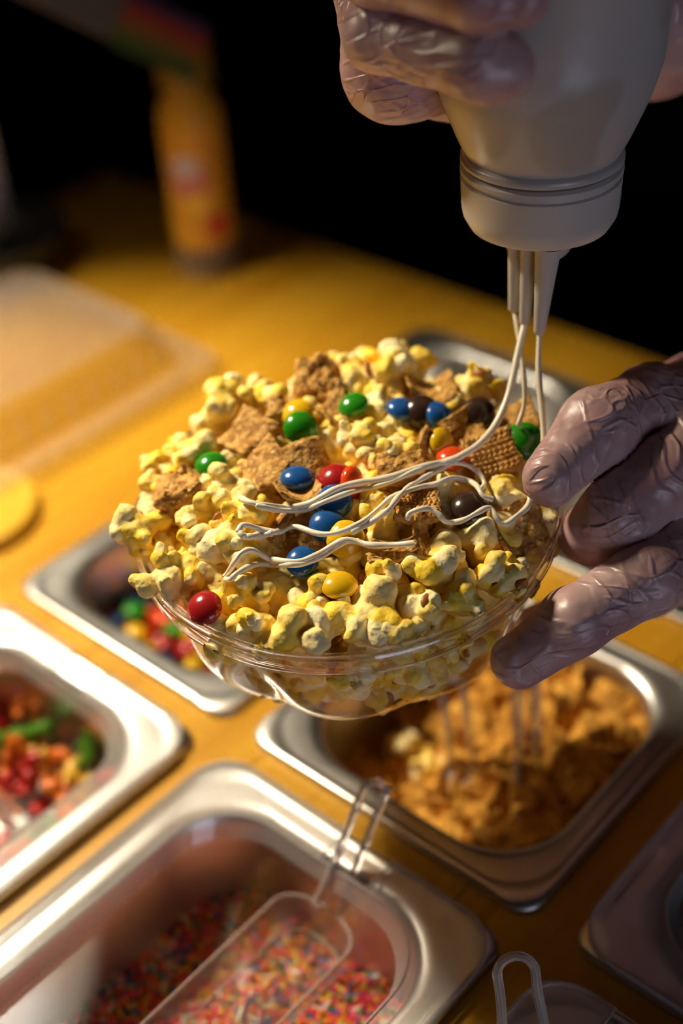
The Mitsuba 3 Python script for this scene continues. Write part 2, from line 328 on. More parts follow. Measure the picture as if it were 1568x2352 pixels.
_hv = trimesh.creation.icosphere(2, 1.); _hv.vertices *= [.0030, .0022, .0012]
HULL = mikit.ply(_hv, 'm_hull', smooth=True)
def popcorn(o, rot, s, lab, group, hull=None):
    s = s*1.12
    t = thing('popcorn', lab, 'popcorn', group); k = int(rng.integers(len(POP))); M = place(o, rot, s)
    part(t, 'flake', POP[k][0], M)
    if hull is not None:
        h0 = POP[k][1][np.argmax(POP[k][1]@(rot.T@unit(CAM-o)+rot.T@hull))]*.80
        part(t, 'hull', HULL, M@place(h0, rot_to(h0)), 'brown hull')
    return t, (POP[k][1]*s)@rot.T+o

# ------------------------------------------------------------------ bowl
BC = np.array([.00186, .39033, .14057]); BN = unit([-.0503, -.0746, 1]); BX = unit(RT-BN*(RT@BN)); BY = np.cross(BN, BX); BM = frame(BC, BX, BY, BN)
def bl(x, y, z): return BC+BX*x+BY*y+BN*z
def lobes(a, z):
    k = np.clip((-z-.016)/.018, 0, 1)*np.clip((.058+z)/.012, 0, 1)
    return 1+k*(.085*np.abs(np.cos(4*a+.35))-.055)
bowl = thing('bowl', 'clear plastic bowl heaped with popcorn and candies, held by the gloved hand', 'bowl')
wall = [(.0745, -.0015), (.0735, -.004), (.0728, -.0105), (.0712, -.0125), (.0700, -.0160)]+[(.044+(.0700-.044)*math.cos(t)**.75, -.016-.040*math.sin(t)) for t in np.linspace(.12, 1.5, 13)]+[(.043, -.0575), (.036, -.0562), (.02, -.0556), (.0005, -.0555)]
part(bowl, 'wall', mikit.ply(lathe(wall, 144, lobes), 'm_clear', smooth=60), BM)
def torus(r, z, q, n=144): return lathe([(r+q*math.cos(t), z+q*math.sin(t)) for t in np.linspace(0, 2*math.pi, 11)], n)
part(bowl, 'rim', mikit.ply(torus(.0776, -.0002, .0010), 'm_glass', smooth=True), BM)
part(bowl, 'inner_lip', mikit.ply(torus(.0746, -.0012, .0005), 'm_glass', smooth=True), BM)
part(bowl, 'rim_band', mikit.ply(torus(.0772, -.0082, .0006), 'm_glass', smooth=True), BM)
part(bowl, 'rim_band', mikit.ply(torus(.0730, -.0120, .0006), 'm_glass', smooth=True), BM)
part(bowl, 'skirt', mikit.ply(lathe([(.0755, -.0006), (.0776, .0004), (.0783, -.0015), (.0780, -.0045), (.0772, -.0082)], 144), 'm_clear', smooth=60), BM)

def mound(x, y):
    q = (x*x+y*y)/.073**2; return .013+.010*y/.073-.012*q
def hit(px, py, lift=0.):
    d = unit(P(px, py, 1)-CAM)
    for t in np.arange(.33, .62, .0006):
        q = CAM+d*t-BC; x, y, z = q@BX, q@BY, q@BN
        if z < mound(x, y)+lift or (t > .6): return CAM+d*t
    return CAM+d*t
def where(o):
    q = o-BC; x, y = q@BX, q@BY; r = math.hypot(x, y)
    if r < .026: return 'in the middle'
    k = int(((math.degrees(math.atan2(y, x))+382.5) % 360)//45)
    return ('at the right', 'at the back right', 'at the back', 'at the back left', 'at the left', 'at the front left', 'at the front', 'at the front right')[k]+(' rim' if r > .055 else ', between rim and middle')
cloud = []         # points on every piece in the bowl, to lay things on
taken = []         # (centre, radius)
pieces = []
# candies: pixel, kind, normal in camera axes, label
def candy_mesh(a, b, n=3):
    m = trimesh.creation.icosphere(n, 1.); v = m.vertices.copy(); rr = np.hypot(v[:, 0], v[:, 1])
    v[:, 2] *= b*(1-.12*rr**2); v[:, :2] *= a; m.vertices = v; return m
CM = candy_mesh(.0068, .0044); CMV = np.array(CM.vertices)
CP = {k: mikit.ply(CM, 'm_candy_'+k.replace(' ', '_'), smooth=True) for k in CANDY}
CANDIES = [
 (690, 983, 'green', (.1, .2, 1), 1.0, 'green candy in front of the half-hidden yellow one, left of centre'), (810, 930, 'green', (-.3, .7, .6), .95, 'green candy at the back, left of a pale upright popcorn piece'),
 (484, 1066, 'green', (-.2, .8, .6), .95, 'green candy near the left rim, beside the crumbly brown block'), (1204, 1013, 'green', (.1, .3, 1), 1.14, 'big green candy next to the gloved thumb'),
 (684, 950, 'yellow', (-.2, .5, .8), .95, 'yellow candy half hidden behind the green one'), (1014, 1020, 'yellow', (.75, .1, .6), .95, 'yellow candy standing on edge behind the orange-red one'),
 (793, 1238, 'yellow', (-.1, .25, 1), 1.04, 'yellow candy with a sauce strand lying across it'), (778, 1344, 'yellow', (.0, .85, .5), 1.0, 'yellow candy lying flat in the front, among pale popcorn'),
 (684, 1098, 'blue', (.05, .9, .45), 1.0, 'blue candy lying flat beside the red one'), (768, 1152, 'blue', (.0, .45, .9), 1.02, 'blue candy under the topmost sauce strands'),
 (752, 1207, 'blue', (.0, .5, .9), 1.0, 'dark blue candy in the shade between two sauce strands'), (1010, 957, 'blue', (.6, .4, .7), .95, 'blue candy between the two dark brown ones'),
 (922, 940, 'blue', (.2, .7, .6), .9, 'blue candy almost hidden behind white popcorn at the back'), (694, 1290, 'blue', (.0, .5, .9), .9, 'blue candy deep in the shade under the lowest sauce strand'),
 (768, 1097, 'red', (-.35, .7, .6), 1.0, 'red candy between the flat blue and the upright orange-red one'), (808, 1108, 'orange', (.9, .0, .45), .95, 'orange-red candy standing on edge right of the red one'),
 (1040, 1052, 'orange', (.05, .9, .4), .95, 'orange-red candy lying flat beside the woven cereal piece'), (470, 1397, 'red', (-.3, .4, .85), .98, 'red candy behind the front left rim'),
 (968, 948, 'brown', (.0, .3, 1), 1.08, 'dark brown candy at the back, left of the blue one'), (1098, 952, 'brown', (.1, .2, 1), 1.05, 'dark brown candy near the back right rim'),
 (1080, 1168, 'brown', (.0, .6, .8), 1.1, 'dark brown candy under sauce loops at the right')]
for px, py, k, n, s, lab in CANDIES:
    s = s*.94
    o = hit(px, py, .009 if px == 1204 else .0055); R = rot_to(camdir(*n), rng.uniform(0, 6)); key = solo('candy', CP[k], lab, 'candy', place(o, R, s), 'coated candies in the bowl')
    taken.append((o, .0065*s)); cloud.append((CMV*s)@R.T+o)
# cereal squares
def cereal_square(seed, a=.0105, th=.0026, bend=.25, nz=.0003, n=19):
    """A curved baked square with puffy rounded edges."""
    g = np.linspace(-1, 1, n); X, Y = np.meshgrid(g, g, indexing='ij'); ed = np.clip((1-np.maximum(abs(X), abs(Y)))/.10, 0, 1)**.5
    z0 = bend*a*(X**2-.4)+.12*a*Y*X; L = []
    for sgn in (1, -1):
        v = np.stack([X*a, Y*a*.95, z0+sgn*th*(.25+.75*ed)*.5], -1).reshape(-1, 3)
        v[:, 2] += sgn*fine_noise(v, 420, seed, 3)*nz*3.2; v[:, :2] += (np.stack([fine_noise(v, 300, seed+5), fine_noise(v, 300, seed+9)], 1))*.0022; L.append(v)
    i, j = np.meshgrid(np.arange(n-1), np.arange(n-1), indexing='ij'); q = np.stack([i*n+j, (i+1)*n+j, (i+1)*n+j+1, i*n+j+1], -1).reshape(-1, 4)
    b = np.concatenate([np.arange(n)*n, (n-1)*n+np.arange(1, n), (np.arange(n-1)[::-1])*n+n-1, np.arange(1, n-1)[::-1]])
    f = np.vstack([q, q[:, ::-1]+n*n, np.stack([np.roll(b, -1), b, b+n*n, np.roll(b, -1)+n*n], 1)[:, ::-1]])
    m = tm(np.vstack(L), quads(f)); m.merge_vertices(); return m
def lattice_square(seed, a=.0115, th=.005, n=41):
    g = np.linspace(-1, 1, n); X, Y = np.meshgrid(g, g, indexing='ij'); ed = np.clip((1-np.maximum(abs(X), abs(Y)))/.14, 0, 1)**.5; L = []
    for sgn in (1, -1):
        w = np.abs(np.sin((X+.5*sgn*0)*4.5*math.pi))**1.0*np.abs(np.sin(Y*4.5*math.pi))
        z = sgn*(th*.5*(.3+.7*ed)+.0013*w*ed)+.2*a*(X**2-.4)
        v = np.stack([X*a+.0006*np.sin(Y*9), Y*a*.9, z], -1).reshape(-1, 3); v[:, 2] += fine_noise(v, 500, seed)*.0012; L.append(v)
    i, j = np.meshgrid(np.arange(n-1), np.arange(n-1), indexing='ij'); q = np.stack([i*n+j, (i+1)*n+j, (i+1)*n+j+1, i*n+j+1], -1).reshape(-1, 4)
    b = np.concatenate([np.arange(n)*n, (n-1)*n+np.arange(1, n), (np.arange(n-1)[::-1])*n+n-1, np.arange(1, n-1)[::-1]])
    f = np.vstack([q, q[:, ::-1]+n*n, np.stack([np.roll(b, -1), b, b+n*n, np.roll(b, -1)+n*n], 1)[:, ::-1]])
    return tm(np.vstack(L), quads(f))
def crumbly_block(seed, sx, sy, sz):
    X = grid((-sx-.003, -sy-.003, -sz-.003), (sx+.003, sy+.003, sz+.003), .0011); q = np.abs(X)-np.array([sx, sy, sz])+.002
    d = np.linalg.norm(np.maximum(q, 0), axis=-1)+np.minimum(q.max(-1), 0)-.002
    return nets(d+(meshkit.fbm(X*260+seed, 4, seed)-.5)*.0065, np.array([-sx-.003, -sy-.003, -sz-.003]), .0011)
SQ = [cereal_square(s, bend=b, th=t) for s, b, t in ((1, .1, .0026), (2, .3, .003), (3, .55, .0028), (4, -.35, .003))]
STICK = [xf(cereal_square(11+s, a=.0105, bend=.3, th=.0036), np.diag([1, .30, 1, 1])) for s in range(2)]
LAT, BLK = lattice_square(5), [crumbly_block(1, .0085, .0095, .0095), crumbly_block(2, .0095, .0075, .004), crumbly_block(4, .0055, .0080, .006)]
def cp(m): return mikit.ply(m, 'm_cereal', smooth=45), np.array(m.vertices)
CER = {f'sq{i}': cp(m) for i, m in enumerate(SQ)} | {f'st{i}': cp(m) for i, m in enumerate(STICK)} | {f'bk{i}': cp(m) for i, m in enumerate(BLK)} | {'lat': (mikit.ply(LAT, 'm_cereal_plain', smooth=35), np.array(LAT.vertices))}
CEREALS = [
 (425, 1150, 'bk0', (-.35, .75, .5), .3, 1.1, .002, 'large crumbly brown cereal block near the left rim'), (730, 872, 'bk0', (-.25, .25, .9), .1, .92, .003, 'tall tan cereal block at the back of the heap'),
 (602, 1072, 'sq0', (-.45, .45, .75), .5, 1.05, .004, 'tan cereal square tilted to the lamp, left of the blue candy'), (565, 995, 'sq1', (-.3, .6, .7), .9, 1.0, .004, 'tan cereal square behind the tilted one at left'),
 (716, 1060, 'sq3', (.45, .45, .75), .75, 1.0, .003, 'dark brown cereal square behind the blue and red candies'), (682, 1128, 'sq2', (.0, .85, .4), .4, .85, .004, 'curved brown cereal chip below the flat blue candy'),
 (920, 1085, 'bk1', (.1, .6, .8), .2, 1.1, .003, 'crumbly brown cereal clump right of the upright orange-red candy'), (972, 1030, 'st0', (.6, .3, .7), 1.7, .9, .005, 'brown cereal stick pointing up left of the standing yellow candy'),
 (957, 1166, 'lat', (.0, .75, .65), .1, .78, .006, 'woven cereal square lying under the sauce in the middle'), (1128, 1045, 'lat', (.1, .35, .95), .5, .95, .004, 'woven cereal square standing near the green candy by the thumb'),
 (1047, 965, 'st1', (.55, .4, .7), 1.0, 1.0, .005, 'brown cereal stick leaning between the two dark brown candies'), (985, 892, 'sq2', (.1, .8, .5), .2, 1.0, .003, 'curved brown cereal chip at the back rim'),
 (1062, 1003, 'sq0', (.05, .75, .6), .3, 1.05, .002, 'flat brown cereal square behind the standing woven one'), (905, 1275, 'st0', (-.1, .5, .8), .25, 1.0, .007, 'orange-brown cereal stick in the front middle, lying below a sauce end'),
 (972, 1235, 'st1', (.6, .4, .7), -1.1, 1.1, .006, 'orange-brown cereal stick leaning against the front one'), (905, 1250, 'st1', (.0, .9, .4), .1, .8, .006, 'brown cereal chip just under the end of the lowest sauce strand'),
 (644, 1213, 'st1', (.8, .1, .5), 1.5, .95, .004, 'brown cereal stick standing upright left of the deep blue candy'), (692, 1232, 'sq3', (.2, .4, .9), .8, .8, -.002, 'dark brown cereal square sunk between the sauce strands'),
 (1190, 1215, 'sq1', (.35, .3, .9), .7, 1.1, .002, 'brown cereal square inside the right rim under the thumb'), (1186, 962, 'sq0', (-.2, .5, .8), .3, .85, .003, 'orange-brown cereal square at the back right rim'),
 (634, 944, 'bk2', (-.1, .5, .8), .3, .75, .003, 'small brown cereal lump left of the yellow and green candies'), (772, 945, 'sq2', (.1, .6, .7), .9, .75, .004, 'small tan cereal chip below the tall block'),
 (760, 895, 'bk2', (.2, .3, .9), .9, .8, .005, 'small brown cereal lump leaning on the tall block')]
for px, py, k, n, sp, s, lift, lab in CEREALS:
    s = s*.87
    o = hit(px, py, lift+.002); R = rot_to(camdir(*n), sp); solo('cereal_square', CER[k][0], lab, 'cereal', place(o, R, s), 'cereal pieces in the bowl')
    taken.append((o, .0072*s)); cloud.append((CER[k][1]*s)@R.T+o)
# popcorn: pieces seen one by one, then a fill
SPECIAL = {(328, 1312): 'popcorn piece hanging over the left rim of the bowl', (392, 1335): 'pale popcorn piece just inside the left rim, next to the overhanging one', (918, 838): 'topmost popcorn piece at the back of the heap',
           (1115, 1240): 'large pale popcorn piece at the right front, below the sauce', (1000, 1312): 'white popcorn piece right of the front cereal sticks', (862, 915): 'pale upright popcorn piece right of the back green candy', (640, 1330): 'round popcorn piece below the lowest sauce loop', (850, 1408): 'white knobbly popcorn piece at the front rim'}
POPS = [(328, 1312, 1.1), (392, 1335, 1.15), (465, 1262, .85), (440, 1045, 1.0), (527, 935, 1.25), (596, 925, 1.0), (918, 838, 1.1), (862, 915, .95), (912, 962, .8), (752, 985, 1.15), (852, 1030, .95), (908, 1042, .8), (562, 1190, 1.1),
        (640, 1330, 1.15), (712, 1350, 1.0), (578, 1370, .85), (690, 1452, 1.15), (850, 1408, 1.25), (890, 1330, 1.0), (1000, 1312, 1.25), (1115, 1240, 1.2), (1062, 1385, 1.0), (790, 1288, .95), (880, 1210, .95), (1050, 1085, .9), (378, 1085, .8),
        (352, 1140, .8), (352, 1200, .8), (368, 1250, .7), (500, 1330, 1.1), (530, 1430, 1.0), (1108, 892, .9), (808, 870, 1.0), (1030, 1200, .9), (1150, 1320, .95), (600, 1000, .9), (520, 1120, 1.0), (660, 1010, .8), (545, 1050, .9),
        (820, 1000, .8), (950, 1400, 1.0), (880, 870, 1.0), (470, 1180, 1.1), (530, 1260, 1.0), (930, 1460, .9), (760, 1410, .9), (1150, 1130, .9), (600, 1440, .9), (430, 1300, .9), (700, 935, .8), (1130, 1180, .9), (840, 1160, .85), (590, 1250, 1.)]
NFIX = len(taken)
def bowl_r(z): 
    wl = np.array(wall)[::-1]; return np.interp(z, wl[:, 1], wl[:, 0])
GEN, DEEP = 'popcorn piece on the bowl heap', 'popcorn piece below the rim, inside the clear bowl'
for px, py, s in POPS:
    o = hit(px, py, .004 if (px, py) != (328, 1312) else .010)
    if (px, py) == (328, 1312): o = bl(-.073, -.0185, .0085)
    else:
        ray = unit(o-CAM)
        for _ in range(6):      # settle it lower where a candy or a cereal piece already lies
            if all(np.linalg.norm(o-c) > (.86 if i_ < len(CANDIES) else .62)*(.0085*s+q_) for i_, (c, q_) in enumerate(taken[:NFIX])): break
            o = o-BN*.0012+ray*.0006
    q = o-BC; rr = math.hypot(q@BX, q@BY)
    R = rot_rand(); sp = SPECIAL.get((px, py))
    hull = camdir(rng.normal()*.6, rng.normal()*.6, .2) if rng.random() < .16 else None
    t, v = popcorn(o, R, s, sp or GEN+' '+where(o), 'popcorn on top of the bowl', hull); taken.append((o, .0085*s)); cloud.append(v)
def free(o, r, f=.8):
    return all(np.linalg.norm(o-c) > f*(r+q) for c, q in taken)
tries = 0; made = 0
while tries < 2500 and made < 70:
    tries += 1; a = rng.uniform(0, 2*math.pi); r = .069*math.sqrt(rng.random()); x, y = r*math.cos(a), r*math.sin(a)
    o = bl(x, y, mound(x, y)-rng.uniform(0, .012)); s = rng.uniform(.8, 1.1)
    if free(o, .0085*s, .72):
        t, v = popcorn(o, rot_rand(), s, GEN+' '+where(o), 'popcorn on top of the bowl'); taken.append((o, .0085*s)); cloud.append(v); made += 1
tries = made = 0
while tries < 2500 and made < 130:
    tries += 1; a = rng.uniform(-math.pi, .0) if rng.random() < .8 else rng.uniform(0, math.pi); z = rng.uniform(-.046, -.008); r = bowl_r(z)*.965-.0105; o = bl(r*math.cos(a), r*math.sin(a), z); s = rng.uniform(.85, 1.1)
    if free(o, .0085*s, .56):
        hull = camdir(rng.normal()*.6, rng.normal()*.6, .2) if rng.random() < .3 else None
        t, v = popcorn(o, rot_rand(), s, DEEP+' '+where(o).replace(' rim', ''), 'popcorn inside the bowl', hull); taken.append((o, .0085*s)); made += 1
tries = made = 0
while tries < 900 and made < 40:
    tries += 1; o = bl(*(rng.uniform(-.045, .045, 2)), rng.uniform(-.045, -.012)); s = 1.15
    q = o-BC
    if math.hypot(q@BX, q@BY) < bowl_r(q@BN)-.013 and free(o, .0085*s, .75):
        popcorn(o, rot_rand(), s, DEEP+' '+where(o).replace(' rim', ''), 'popcorn inside the bowl'); taken.append((o, .0085*s)); made += 1
o = bl(.006, -.037, -.0505); solo('candy', CP['red'], 'red candy seen through the bottom of the clear bowl', 'candy', place(o, rot_to(BN)), 'coated candies in the bowl')
o = bl(-.006, -.043, -.045); solo('candy', CP['blue'], 'blue candy seen through the lower front wall of the bowl', 'candy', place(o, rot_to(BN+BX)), 'coated candies in the bowl')
o = bl(.046, -.034, -.020); solo('candy', CP['brown'], 'dark brown candy seen through the right side wall of the bowl', 'candy', place(o, rot_to(camdir(0, 0, 1)), 1.1), 'coated candies in the bowl')

# ------------------------------------------------------------------ squeeze bottle
BZ = P(1238, 512, .470)            # centre of the cap's lower face
bottle = thing('squeeze_bottle', 'white squeeze bottle with three nozzles, turned over in the gloved hand', 'bottle')
def at_b(m): return move(m, BZ)
cap = lathe([(.0005, 0), (.0225, 0), (.0248, .0012), (.0268, .0050), (.0273, .0080), (.0277, .0185), (.0266, .0190), (.0266, .0200), (.0279, .0206), (.0279, .0222), (.0268, .0230), (.0262, .0232), (.0005, .0232)], 72)
part(bottle, 'cap', mikit.ply(at_b(cap), 'm_cap', smooth=35))
part(bottle, 'nozzle_plate', mikit.ply(at_b(lathe([(.0005, -.0105), (.0100, -.0105), (.0112, -.0092), (.0112, .0005), (.0005, .0005)], 48)), 'm_cap', smooth=35))
bpz = [.0233, .0240, .0246, .0262, .0268, .0275, .032, .042, .050, .061, .075, .100, .160, .176, .186, .190]
bpr = [.0255, .0272, .0279, .0279, .0272, .0262, .0288, .0328, .0358, .0385, .0392, .0392, .0392, .0375, .0330, .0270]
bz = np.concatenate([[.0233], bpz[:6], np.linspace(.028, .190, 56), [.190]]); br = np.concatenate([[.0005], bpr[:6], np.interp(np.linspace(.028, .190, 56), bpz, bpr), [.0005]])
bm = lathe(list(zip(br, bz)), 96); v = np.array(bm.vertices)
dv = v-np.array([-.030*RT[0], -.022, .098]); k = np.exp(-((v[:, 2]-.098)/.030)**2)*np.clip((-(v@RT)+.3*(v@-FW))/.036, 0, 1)
v += (RT*.006)[None]*k[:, None]; k2 = np.clip((v[:, 2]-.05)/.08, 0, 1); v += (RT*.0010)[None]*k2[:, None]
v += unit(-FW)[None]*(np.exp(-((v[:, 2]-.075)/.022)**2)*np.clip((v@-FW)/.03, 0, 1)*-.0035)[:, None]
bm.vertices = v; part(bottle, 'body', mikit.ply(at_b(bm), 'm_bottle', smooth=50))
NOZ = [(1180, 712, 1187, 578), (1205, 742, 1207, 584), (1238, 764, 1247, 592)]
TIPS = []
for i, ((tx, ty, bx, by), dep) in enumerate(zip(NOZ, (.4845, .4800, .4745))):
    tip = P(tx, ty, dep); base = tip+Z*(.0335 if i else .0315)+RT*((0, .0006, .0018)[i]); TIPS.append(tip)
    ax = unit(tip-base); L = np.linalg.norm(tip-base); R = rot_to(ax); r0 = (.0030, .0030, .0046)[i]
    m = lathe([(.0005, 0), (r0, 0), (.0021, L-.0025), (.0021, L-.0006), (.0017, L), (.0009, L), (.0009, L-.003), (.0002, L-.003)], 32)
    part(bottle, 'nozzle', mikit.ply(xf(m, place(base, R)), 'm_cap', smooth=35))

# ------------------------------------------------------------------ sauce strands, laid over the pieces
CL = np.vstack(cloud); TREE = cKDTree(CL)
def lay(px, py, gap=.0016):
    d = unit(P(px, py, 1)-CAM)
    t = np.arange(.36, .56, .0007); q = CAM+d*t[:, None]; dist, _ = TREE.query(q, distance_upper_bound=.01); ok = np.nonzero(dist < gap)[0]
    return t[ok[0]]*(d@FW) if len(ok) else np.nan
def strand(pts, air, lab, r=.00105, n=150):
    """pts: pixels resting on the heap; air: pixels hanging in the air up to a nozzle tip (index, list)."""
    pp = spline(np.array(pts, float), n) if len(pts) > 1 else np.array(pts, float)
    dep = np.array([lay(x, y) for x, y in pp]); i = np.arange(len(dep)); ok = ~np.isnan(dep); dep = np.interp(i, i[ok], dep[ok])
    from scipy.ndimage import minimum_filter1d, gaussian_filter1d
    dep = gaussian_filter1d(minimum_filter1d(dep, 7), 3.2)-.0006; w3 = [P(x, y, d) for (x, y), d in zip(pp, dep)]
    if air:
        tip = TIPS[air[0]]; dt = (tip-CAM)@FW; a = np.array([tuple(pp[-1])]+list(air[1])+[tuple(proj(tip)[:2])], float); ap = spline(a, 50)
        s = np.linspace(0, 1, 50); w3 += [P(x, y, dep[-1]+(dt-dep[-1])*k) for (x, y), k in zip(ap[1:], s[1:])]
    w3 = np.array(w3); rr = r*(1+.12*np.sin(np.arange(len(w3))*.31)+.1*rng.normal(size=len(w3)).cumsum()/10); rr = np.clip(rr, r*.75, r*1.25); rr[0] *= .7
    w3 = gaussian_filter1d(w3, 1.2, axis=0, mode='nearest')
    solo('sauce_strand', mikit.ply(tube(w3, rr, 10), 'm_sauce', smooth=60), lab, 'sauce', None, 'white sauce strands')
strand([(550, 1143), (580, 1155), (640, 1165), (700, 1160), (740, 1140), (780, 1120), (830, 1108), (900, 1095), (960, 1075), (1010, 1064), (1050, 1052)], (1, [(1100, 1020), (1140, 972), (1168, 905), (1185, 830)]), 'white sauce strand falling from the middle nozzle and running to the upper left')
strand([(585, 1160), (640, 1172), (700, 1170), (745, 1152), (800, 1132), (850, 1120), (900, 1106), (950, 1083), (1000, 1066), (1050, 1063), (1090, 1078), (1112, 1108), (1100, 1128)], None, 'white sauce strand beside the uppermost one, ending in a bend at the right')
strand([(545, 1225), (560, 1205), (600, 1216), (640, 1222), (676, 1209), (730, 1226), (780, 1222), (830, 1200), (870, 1168), (905, 1140), (960, 1120), (1000, 1112), (1040, 1097), (1090, 1112), (1108, 1138), (1132, 1148)], None, 'white sauce strand with a small loop at its left end, second from the top')
strand([(546, 1216), (562, 1232), (600, 1229), (640, 1220)], None, 'short white sauce curl closing the loop at the left')
strand([(805, 1224), (850, 1200), (890, 1172), (920, 1135), (960, 1105), (1010, 1078), (1050, 1058)], None, 'white sauce strand slanting through the middle of the heap')
strand([(515, 1328), (522, 1318), (540, 1290), (555, 1270), (580, 1264), (620, 1284), (680, 1290), (725, 1276), (765, 1252), (800, 1240), (850, 1252), (900, 1252), (953, 1248)], None, 'lowest white sauce strand, crossing the yellow candy')
strand([(514, 1330), (530, 1330), (548, 1314), (590, 1296), (640, 1297), (700, 1294), (750, 1272), (790, 1246), (825, 1243)], None, 'white sauce strand doubling the lowest one at the left')
strand([(932, 1195), (945, 1176), (980, 1168), (1005, 1180), (1025, 1199), (1060, 1196), (1095, 1178), (1124, 1166), (1140, 1190), (1160, 1204), (1188, 1184), (1208, 1168)], (2, [(1216, 1150), (1218, 1115), (1236, 1068), (1247, 1020), (1245, 950), (1236, 860)]), 'white sauce strand falling from the front nozzle past the thumb')
strand([(1188, 980), (1192, 972)], (0, [(1204, 925), (1203, 870), (1194, 800), (1186, 745)]), 'thin white sauce strand falling from the rear nozzle', .0009, 8)

# ------------------------------------------------------------------ person: one body, gloves and clothes as children
def pj(*l): return [P(*a) for a in l]
mm = lambda *a: [x*.001 for x in a]
LH = {  # the hand that holds the bowl
 'thumb': (pj((1610, 945, .50), (1495, 925, .482), (1372, 984, .462), (1262, 1096, .4525)), mm(15, 12.5, 12.2, 8.8)),
 'index': (pj((1680, 1010, .485), (1530, 1085, .462), (1425, 1175, .460), (1357, 1228, .468)), mm(13, 11.8, 12, 10.5)),
 'middle': (pj((1690, 1190, .485), (1490, 1325, .455), (1320, 1428, .4500), (1190, 1518, .4555)), mm(12.5, 11.2, 10.2, 8.6)),
 'ring': (pj((1700, 1240, .505), (1500, 1345, .500), (1350, 1400, .508), (1235, 1440, .512)), mm(11, 9.6, 9, 7.6)),
 'little': (pj((1720, 1270, .525), (1560, 1330, .535), (1440, 1360, .540), (1350, 1380, .542)), mm(9.5, 8.2, 7.6, 6.8))}
LPALM = (pj((1900, 1060, .510), (1620, 935, .50), (1615, 1010, .483), (1620, 1150, .479), (1680, 1240, .500), (1725, 1275, .528)), mm(28, 18, 18, 16.5, 14, 12))
def cyl(phi, z, off):      # a point round the bottle: angle from the front towards the left, height over the cap, distance off its skin
    r = float(np.interp(z, bpz, bpr))+off; t = math.radians(phi); return BZ+np.array([-math.sin(t)*r, -math.cos(t)*r, z])
def wrap(z, tilt, tip, rad): return ([cyl(112, z-tilt*.2, rad[0]+.004), cyl(82, z, rad[1]+.005), cyl(33, z+tilt*.1, rad[2]*.93), cyl(tip, z+tilt*.3, rad[3]*.9)], rad)
RHD = {  # the hand round the squeeze bottle
 'little': wrap(.0715, -.004, 25, mm(11.5, 10.4, 9.6, 8.0)),
 'ring': wrap(.0920, -.003, 20, mm(11.5, 10.8, 9.8, 8.2)),
 'middle': wrap(.1130, -.002, 14, mm(11.8, 10.6, 9.8, 8.4)),
 'index': wrap(.1340, .0, 10, mm(11.8, 10.6, 9.8, 8.4)),
 'thumb': ([cyl(190, .095, .017), cyl(222, .120, .014), cyl(250, .142, .0115), cyl(278, .155, .010)], mm(15, 13, 11, 9))}
RPALM = ([cyl(212, .045, .070), cyl(150, .043, .0145), cyl(112, .052, .0150), cyl(118, .075, .016), cyl(122, .105, .014), cyl(126, .130, .014), cyl(188, .090, .018)], mm(26, 14, 14, 13, 13, 13, 16))
def hand_sdf(X, fingers, palm, grow=0.):
    J, R = palm; d = None
    for j, r in zip(J[1:], R[1:]):
        e = cone_sdf(X, J[0], j, R[0], r+.001); d = e if d is None else smin(d, e, .012)
    for a in range(1, len(J)-1):
        d = smin(d, cone_sdf(X, J[a], J[a+1], R[a], R[a+1]), .010)
    o = None
    for j, r in fingers.values():
        e = smin(chain_sdf(X, j, r), d, .008); o = e if o is None else np.minimum(o, e)
    if fingers is RHD:
        q = X-BZ; o = np.maximum(o-grow, np.interp(q[..., 2], bpz, bpr)+.0004+max(0, -grow)-np.hypot(q[..., 0], q[..., 1])); return o
    return o-grow
def hand_mesh(fingers, palm, grow, h, cuff=None):
    pts = np.vstack([np.vstack(j) for j, _ in fingers.values()]+[np.vstack(palm[0])]); lo, hi = pts.min(0)-.036, pts.max(0)+.036
    X = grid(lo, hi, h); d = hand_sdf(X, fingers, palm, grow)
    if cuff is not None:
        a, b, ra, rb = cuff; d = smin(d, cone_sdf(X, a, b, ra, rb), .01)
        d = np.maximum(d, (X-b)@unit(b-a))
    m = nets(d, lo, h)
    return m
def wrinkle(m, amp, seed):
    v = np.array(m.vertices); n = np.array(m.vertex_normals)
    w = meshkit.noise(v*40, seed)[:, None]
    a = 1-np.abs(2*meshkit.noise(v*[95, 60, 80]+w*1.2, seed+1)-1); b = 1-np.abs(2*meshkit.noise(v*[60, 90, 110]+w*1.6+5, seed+3)-1)
    v += n*((a**3*.35+b**3*.35+(meshkit.fbm(v*70, 3, seed+5)-.5)*1.3)*amp)[:, None]; m.vertices = v; return m
RW, LW = RPALM[0][0], LPALM[0][0]
PC = np.array([.66, .69, 0]); PF = unit([-.8, -.6, 0]); PR = np.array([-.6, .8, 0])     # where the person stands, faces, and its right
RSH, LSH = PC+PR*.18+Z*.44, PC-PR*.18+Z*.44
def elbow(sh, wr, l1, l2, hint):
    d = wr-sh; L = np.linalg.norm(d); u = d/L
    if L > (l1+l2)*.995: l1, l2 = l1*L/(l1+l2)*1.01, l2*L/(l1+l2)*1.01
    a = (l1*l1-l2*l2+L*L)/(2*L); hgt = math.sqrt(max(l1*l1-a*a, 0)); hn = hint-u*(hint@u); return sh+u*a+unit(hn)*hgt
REL, LEL = elbow(RSH, RW, .30, .26, np.array([.3, .3, -1])), elbow(LSH, LW, .30, .26, np.array([.5, -.2, -1]))
person = thing('person', 'person reaching in from the right with gloved hands, holding the bowl and squeezing the bottle', 'person')
gl = wrinkle(hand_mesh(LH, LPALM, .0008, .0012, (LW, LW+unit(LEL-LW)*.03, .0285, .031)), .0011, 3)
part(person, 'glove', mikit.ply(gl, 'm_glove', smooth=True), label='clear disposable glove on the hand holding the bowl')
